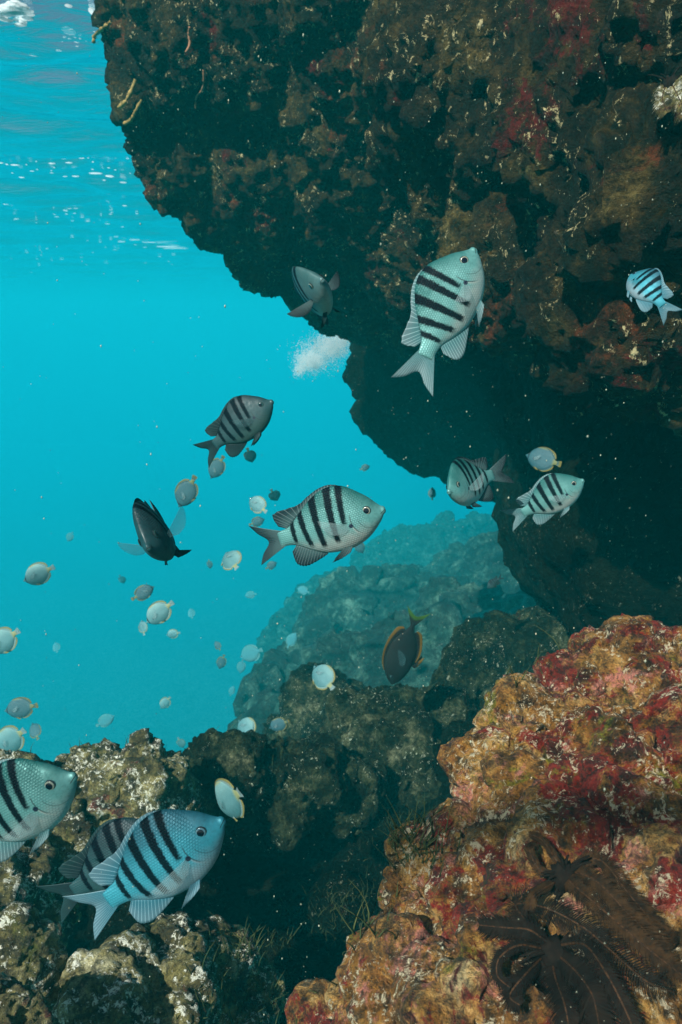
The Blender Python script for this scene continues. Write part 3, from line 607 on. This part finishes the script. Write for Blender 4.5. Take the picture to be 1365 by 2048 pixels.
# ------------------------------------------------------------------ tubes: feather stars, strands
def tube_mesh(name, pts, radii, sides=6):
    V = []; Fc = []; n = len(pts)
    for i, (p, r) in enumerate(zip(pts, radii)):
        t = (pts[min(i + 1, n - 1)] - pts[max(i - 1, 0)]).normalized(); a = t.orthogonal().normalized(); c = t.cross(a)
        for j in range(sides):
            an = 2 * math.pi * j / sides; V.append(p + (a * math.cos(an) + c * math.sin(an)) * r)
    for i in range(n - 1):
        for j in range(sides):
            a = i * sides + j; c = i * sides + (j + 1) % sides; Fc.append((a, c, c + sides, a + sides))
    Fc.append(tuple(range(sides))[::-1]); Fc.append(tuple((n - 1) * sides + j for j in range(sides)))
    return V, Fc
def simple(name, col, rough=.6, col2=None, sc_=40, alpha=0):
    m, nt, p = newmat(name); b = NB(nt); tc = b.n('ShaderNodeTexCoord').outputs['Object']
    c = b.mix(b.step(b.noise(tc, sc_, 5, .7), .35, .65), col, col2 or tuple(q * .5 for q in col)); b.l(c, p.inputs['Base Color']); p.inputs['Roughness'].default_value = rough; p.inputs['Specular IOR Level'].default_value = .15
    return m
M_feather = simple('feather_star_brown', (.045, .022, .008), .9, (.012, .007, .004), 120)
M_rachis = simple('feather_star_rib', (.075, .035, .015), .7, (.015, .008, .005), 400)
M_black = simple('feather_star_black', (.007, .005, .004), .95, (.014, .009, .006), 120)
def feather_arm(path, width, parent, m, off=.02, only=(FORE,)):
    """a feather star arm: a rib with two rows of fine pinnules"""
    ctl = []
    for (x, y, e) in path:
        ctl.append(P(x, y, hit(x, y, .55, only) - off - e))
    C = interp([tuple(c) for c in ctl], 130); pts = [Vector(c) for c in C]
    V, Fc = tube_mesh('a', pts, [.0008 * (1 - .6 * i / 130) + .0002 for i in range(130)], 6)
    nb = len(Fc); rr = random.Random(len(path) * 31 + int(path[0][0]))
    side0 = None
    for i in range(4, 129):
        t = (pts[min(i + 1, 129)] - pts[i - 1]).normalized(); toward = (-pts[i]).normalized()
        s = t.cross(toward).normalized(); s_ = i / 129
        env = math.sin(min(1, s_ * 4) * math.pi / 2) * min(1, (1 - s_) * 5 + .15) ** .6
        for sg in (1, -1):
            L = width * env * rr.uniform(.72, 1.08); d = (s * sg * .86 + t * .5 + toward * rr.uniform(-.22, .3)).normalized()
            w0 = t * .00055; b0 = pts[i]; mid = b0 + d * L * .55 + toward * L * .05; end = b0 + d * L + t * L * .22 - toward * L * .06
            k = len(V); nn = toward * .0003
            V += [b0 - w0 + nn, b0 + w0 + nn, mid + w0 * .9 + nn, mid - w0 * .9 + nn, end + nn * 0, b0 - w0 - nn, b0 + w0 - nn, mid + w0 * .9 - nn, mid - w0 * .9 - nn]
            Fc += [(k, k + 1, k + 2, k + 3), (k + 3, k + 2, k + 4), (k + 6, k + 5, k + 8, k + 7), (k + 7, k + 8, k + 4), (k, k + 3, k + 8, k + 5), (k + 2, k + 1, k + 6, k + 7), (k + 3, k + 4, k + 8), (k + 4, k + 2, k + 7)]
    me = bpy.data.meshes.new('arm'); me.from_pydata([tuple(parent.matrix_world.inverted() @ v) for v in V], [], Fc)
    o = link('arm', me, [m, M_rachis], parent, False)
    for q in range(nb): me.polygons[q].material_index = 1; me.polygons[q].use_smooth = True
    return o
def star(label, cx, cy, arms, m, width, cirri, off=.012, only=(FORE,)):
    c = P(cx, cy, hit(cx, cy, .55, only) - off)
    root = bpy.data.objects.new('feather_star', None); sc.collection.objects.link(root); root.location = c; bpy.context.view_layer.update()
    tag(root, label, 'feather star', 'feather stars on the rocks'); root.empty_display_size = .02
    bm = bmesh.new(); bmesh.ops.create_icosphere(bm, subdivisions=3, radius=.011)
    for v in bm.verts: v.co *= 1 + .25 * math.sin(v.co.x * 900) * math.sin(v.co.z * 800)
    me = bpy.data.meshes.new('disc'); bm.to_mesh(me); bm.free(); link('disc', me, M_black, root)
    for a in arms: feather_arm(a[0], a[1] if len(a) > 1 else width, root, m, off, only)
    rr = random.Random(int(cx))
    for q in range(cirri):
        an = rr.uniform(math.pi * .3, math.pi * 1.6); L = rr.uniform(.02, .038); d = CM @ Vector((math.cos(an), math.sin(an), rr.uniform(.1, .6)))
        e = CM @ Vector((rr.uniform(-1, 1) * .4, -.6, -.2)); pts = [d * L * t + e * L * .55 * t * t for t in np.linspace(0, 1, 12)]
        V, Fc = tube_mesh('c', pts, [.0019 * (1 - .75 * t) + .0003 for t in np.linspace(0, 1, 12)], 6)
        me = bpy.data.meshes.new('cirrus'); me.from_pydata([tuple(v) for v in V], [], Fc); link('cirrus', me, M_black, root)
    return root
star('brown feather star with long soft arms trailing down right over the outcrop', 1130, 1752,
     [([(1120, 1745, .0), (1160, 1780, .012), (1230, 1840, .016), (1300, 1900, .012), (1365, 1950, .008)], .015),
      ([(1130, 1740, .0), (1190, 1760, .014), (1260, 1830, .018), (1330, 1900, .014)], .013),
      ([(1140, 1730, .0), (1200, 1720, .008), (1260, 1790, .01), (1320, 1860, .01), (1350, 1890, .01)], .012),
      ([(1120, 1750, .0), (1080, 1740, .01), (1060, 1700, .008), (1075, 1690, .004)], .006),
      ([(1125, 1740, .0), (1110, 1715, .01), (1085, 1680, .006), (1060, 1668, .004)], .005),
      ([(1110, 1765, 0), (1070, 1790, .01), (1060, 1820, .01)], .006)], M_feather, .017, 16)
star('blackish feather star with white dotted arms below the brown one', 1110, 1905,
     [([(1100, 1895, .0), (1050, 1840, .012), (1035, 1808, .01), (1090, 1815, .012), (1160, 1850, .014), (1210, 1890, .016), (1290, 1960, .014), (1350, 1985, .01)], .016),
      ([(1110, 1905, .0), (1150, 1940, .012), (1185, 1990, .014), (1200, 2060, .01)], .02),
      ([(1105, 1910, .0), (1110, 1950, .012), (1130, 2010, .014), (1140, 2070, .01)], .017),
      ([(1120, 1890, .0), (1170, 1890, .014), (1215, 1950, .014), (1260, 2040, .01), (1270, 2080, .01)], .011),
      ([(1095, 1900, .0), (1040, 1890, .01), (1000, 1915, .01), (995, 1950, .01), (1020, 1975, .01)], .007),
      ([(1090, 1910, .0), (1050, 1950, .01), (1020, 1990, .01), (1040, 2010, .01)], .01),
      ([(1100, 1890, .0), (1060, 1860, .014), (1010, 1855, .01), (960, 1850, .01)], .012)], M_black, .015, 12)
star('small pale barred feather star tucked into the overhang by the top right edge', 1340, 170,
     [([(1340, 160, 0), (1355, 190, .02), (1375, 230, .02)], .022), ([(1335, 165, 0), (1325, 195, .02), (1335, 225, .02)], .018), ([(1345, 170, 0), (1385, 170, .02), (1400, 190, .02)], .02)],
     M_left, .02, 6, .02, (0,))

M_strand = simple('hydroid_strand', (.42, .2, .12), .7, (.2, .1, .05), 60)
M_tan = simple('tan_sponge', (.4, .27, .09), .7, (.18, .13, .04), 60)
def strand(label, pts, r, m, cat='hydroid'):
    c = [tuple(P(x, y, hit(x, y, 2.6, (0,)) - .03)) for x, y in pts]; base = Vector(c[0])
    C = [Vector(q) - base for q in interp(c, 26)]; rr = random.Random(int(pts[0][0]))
    V, Fc = tube_mesh('s', C, [r * rr.uniform(.6, 1.3) for _ in C], 7)
    me = bpy.data.meshes.new('hydroid_strand'); me.from_pydata([tuple(v) for v in V], [], Fc); o = link('hydroid_strand', me, m); o.location = base
    return tag(o, label, cat, 'strands hanging from the overhang')
strand('thin pink strand with a pale tip hanging in the middle of the overhang', [(407, 140), (408, 165), (405, 180), (393, 195), (392, 218)], .0035, M_strand)
strand('short tan strand near the top of the overhang', [(380, 55), (378, 70), (380, 90), (372, 105)], .004, M_strand)
strand('bent tan strand clinging to the left rim of the overhang', [(272, 160), (262, 185), (250, 205), (238, 215)], .007, M_tan)
strand('tan strand curling under the rim of the overhang', [(284, 200), (272, 222), (262, 240), (248, 248)], .006, M_tan)
strand('tan crest strand on the topmost knob of the overhang rim', [(222, 45), (205, 58), (190, 72), (188, 84)], .007, M_tan)

# algae tufts in the gully (nobody could count the blades)
V = []; Fc = []
for (cx, cy, n, s) in ((640, 1850, 150, 60), (690, 1790, 60, 40), (820, 1700, 90, 50), (520, 1900, 90, 50), (800, 1640, 40, 40), (560, 1500, 60, 70), (760, 1400, 50, 90), (240, 1480, 60, 90), (480, 2010, 60, 60), (1000, 1290, 50, 70)):
    for q in range(n):
        x, y = random.gauss(cx, s), random.gauss(cy, s * .5); d = hit(x, y, 0)
        if not d or d > 4 or x > 930 and y > 1400: continue
        b0 = P(x, y, d + .003); L = random.uniform(.012, .045); dr = Vector((random.gauss(0, .35), random.gauss(-.1, .3), 1)).normalized(); e = Vector((random.gauss(0, 1), random.gauss(0, .4), 0)) * .3
        pts = [b0 + (dr * t + e * t * t) * L for t in np.linspace(0, 1, 5)]; v2, f2 = tube_mesh('b', pts, [.0011 * (1.1 - t) for t in np.linspace(0, 1, 5)], 3)
        k = len(V); V += v2; Fc += [tuple(i + k for i in f) for f in f2]
me = bpy.data.meshes.new('algae_turf'); me.from_pydata([tuple(v) for v in V], [], Fc)
tag(link('algae_turf', me, simple('algae', (.08, .09, .03), .7, (.03, .05, .02), 20)), kind='stuff')

# ------------------------------------------------------------------ floating particles, foam, bubble plume
def blobs(name, items, mat, sub=1, stretch=True):
    bm = bmesh.new(); bmesh.ops.create_icosphere(bm, subdivisions=sub, radius=1); bv = np.array([v.co[:] for v in bm.verts]); bf = [[v.index for v in f.verts] for f in bm.faces]; bm.free()
    V = []; Fc = []; n = len(bv)
    for i, (c, r) in enumerate(items):
        V.append(bv * np.array(r) + np.array(c)); Fc += [[a + i * n for a in f] for f in bf]
    me = bpy.data.meshes.new(name); me.from_pydata(np.concatenate(V).tolist(), [], Fc)
    return link(name, me, mat)
M_snow = simple('marine_snow', (.6, .56, .38), .4, (.3, .33, .26), 9)
it = []
for q in range(1500):
    t = random.random(); d = .35 + 2.4 * t ** .8; x = random.uniform(-40, 1405); y = random.uniform(-40, 2088)
    h = hit(x, y, 99)
    if h == 99 and random.random() < .7: continue
    if d > h - .03: d = random.uniform(.35, max(.4, min(h - .05, 2.5)))
    r = d / F * random.choice((.35, .4, .5, .55, .65, .8, 1.3)) * (1.5 if random.random() < .06 else 1)
    it.append((tuple(P(x, y, d)), (r, r, r * random.uniform(1, 2.2))))
tag(blobs('floating_particles', it, M_snow), kind='stuff')
M_foam_glint, nt, p = newmat('foam_glint'); b = NB(nt)
p.inputs['Base Color'].default_value = (.85, .93, .93, 1); p.inputs['Roughness'].default_value = .5
tl = b.n('ShaderNodeBsdfTranslucent'); tl.inputs['Color'].default_value = (1, 1, 1, 1); ms = b.n('ShaderNodeMixShader'); ms.inputs[0].default_value = .75
b.l(p.outputs[0], ms.inputs[1]); b.l(tl.outputs[0], ms.inputs[2]); b.l(ms.outputs[0], nt.nodes['Material Output'].inputs['Surface'])
def onsurf(px, py):
    d = P(px, py, 1); t = (ZS - .045) / d.z; return d * t
it = []
def fo(px, py, wx, wy):
    c = onsurf(px, py); L = c.length; it.append(((c.x, c.y, c.z + random.uniform(-.02, .02)), (wx / F * L * 1.5, wy / F * L * 2.2, .003 + wy / F * L * .15)))
for k in range(34):  # ring of white blobs standing for a bright sun reflection
    a = 2 * math.pi * k / 34; fo(30 + 27 * math.cos(a), 26 + 19 * math.sin(a), random.uniform(3, 8), random.uniform(2, 5))
for k in range(8): fo(28 + random.uniform(-12, 12), 22 + random.uniform(-8, 8), 9, 5)
for x, y, w, h in ((138, 62, 7, 8), (68, 109, 5, 3), (119, 108, 3, 2), (163, 112, 9, 3), (138, 12, 4, 3), (190, 30, 5, 9), (200, 22, 7, 5), (212, 36, 6, 6), (205, 48, 8, 4), (192, 345, 8, 3), (163, 320, 3, 2), (139, 328, 4, 2), (105, 330, 4, 2),
                   (220, 352, 5, 4), (247, 365, 4, 3), (152, 353, 4, 2), (44, 353, 3, 2), (30, 327, 5, 2), (209, 360, 2, 1.5), (2, 327, 3, 2), (14, 409, 4, 1.5), (250, 412, 3, 1.5), (244, 483, 5, 2), (335, 492, 14, 4), (350, 498, 18, 2), (300, 486, 8, 2), (270, 478, 7, 2)):
    fo(x, y, w, h)
for k in range(110):
    x = random.uniform(0, 420); y = random.choice((325, 340, 430, 445, 485, 500, 520)) + random.gauss(0, 9); fo(x, y, random.uniform(.8, 3), random.uniform(.5, 1.2))
for k in range(14): fo(random.uniform(120, 200), random.gauss(80, 12), random.uniform(.8, 2), random.uniform(.6, 1.4))
tag(blobs('foam_and_glints', it, M_foam_glint, 2), kind='stuff')  # white blobs for foam and for glints of sky through the surface
it = []
for (cx, cy, sx_, sy_, n) in ((665, 692, 18, 12, 5500), (622, 722, 13, 10, 4500), (690, 672, 10, 9, 2500), (640, 705, 24, 17, 2500), (600, 740, 6, 6, 600)):
    for q in range(n):
        x, y = random.gauss(cx, sx_), random.gauss(cy, sy_); d = random.gauss(6.2, .2); r = abs(random.gauss(0, 1)) * .0013 + .0016; it.append((tuple(P(x, y, d)), (r, r, r)))
tag(blobs('bubble_plume', it, M_foam_glint), kind='stuff')

# ------------------------------------------------------------------ haze: the body of sea water
bm = bmesh.new(); bmesh.ops.create_cube(bm, size=1, matrix=Matrix.Translation((0, 61, (ZS + .35 - 27) / 2)) @ Matrix.Diagonal((140, 136, ZS + .35 + 27, 1)))
me = bpy.data.meshes.new('haze'); bm.to_mesh(me); bm.free()
m, nt, p = newmat('sea_water'); nt.nodes.remove(p); b = NB(nt); v = b.n('ShaderNodeVolumePrincipled')
v.inputs['Color'].default_value = (.006, .41, .42, 1); v.inputs['Absorption Color'].default_value = (0, .4, .69, 1)
v.inputs['Density'].default_value = .05; v.inputs['Anisotropy'].default_value = 0
b.l(v.outputs[0], nt.nodes['Material Output'].inputs['Volume'])
tag(link('haze', me, m, None, False), kind='stuff')
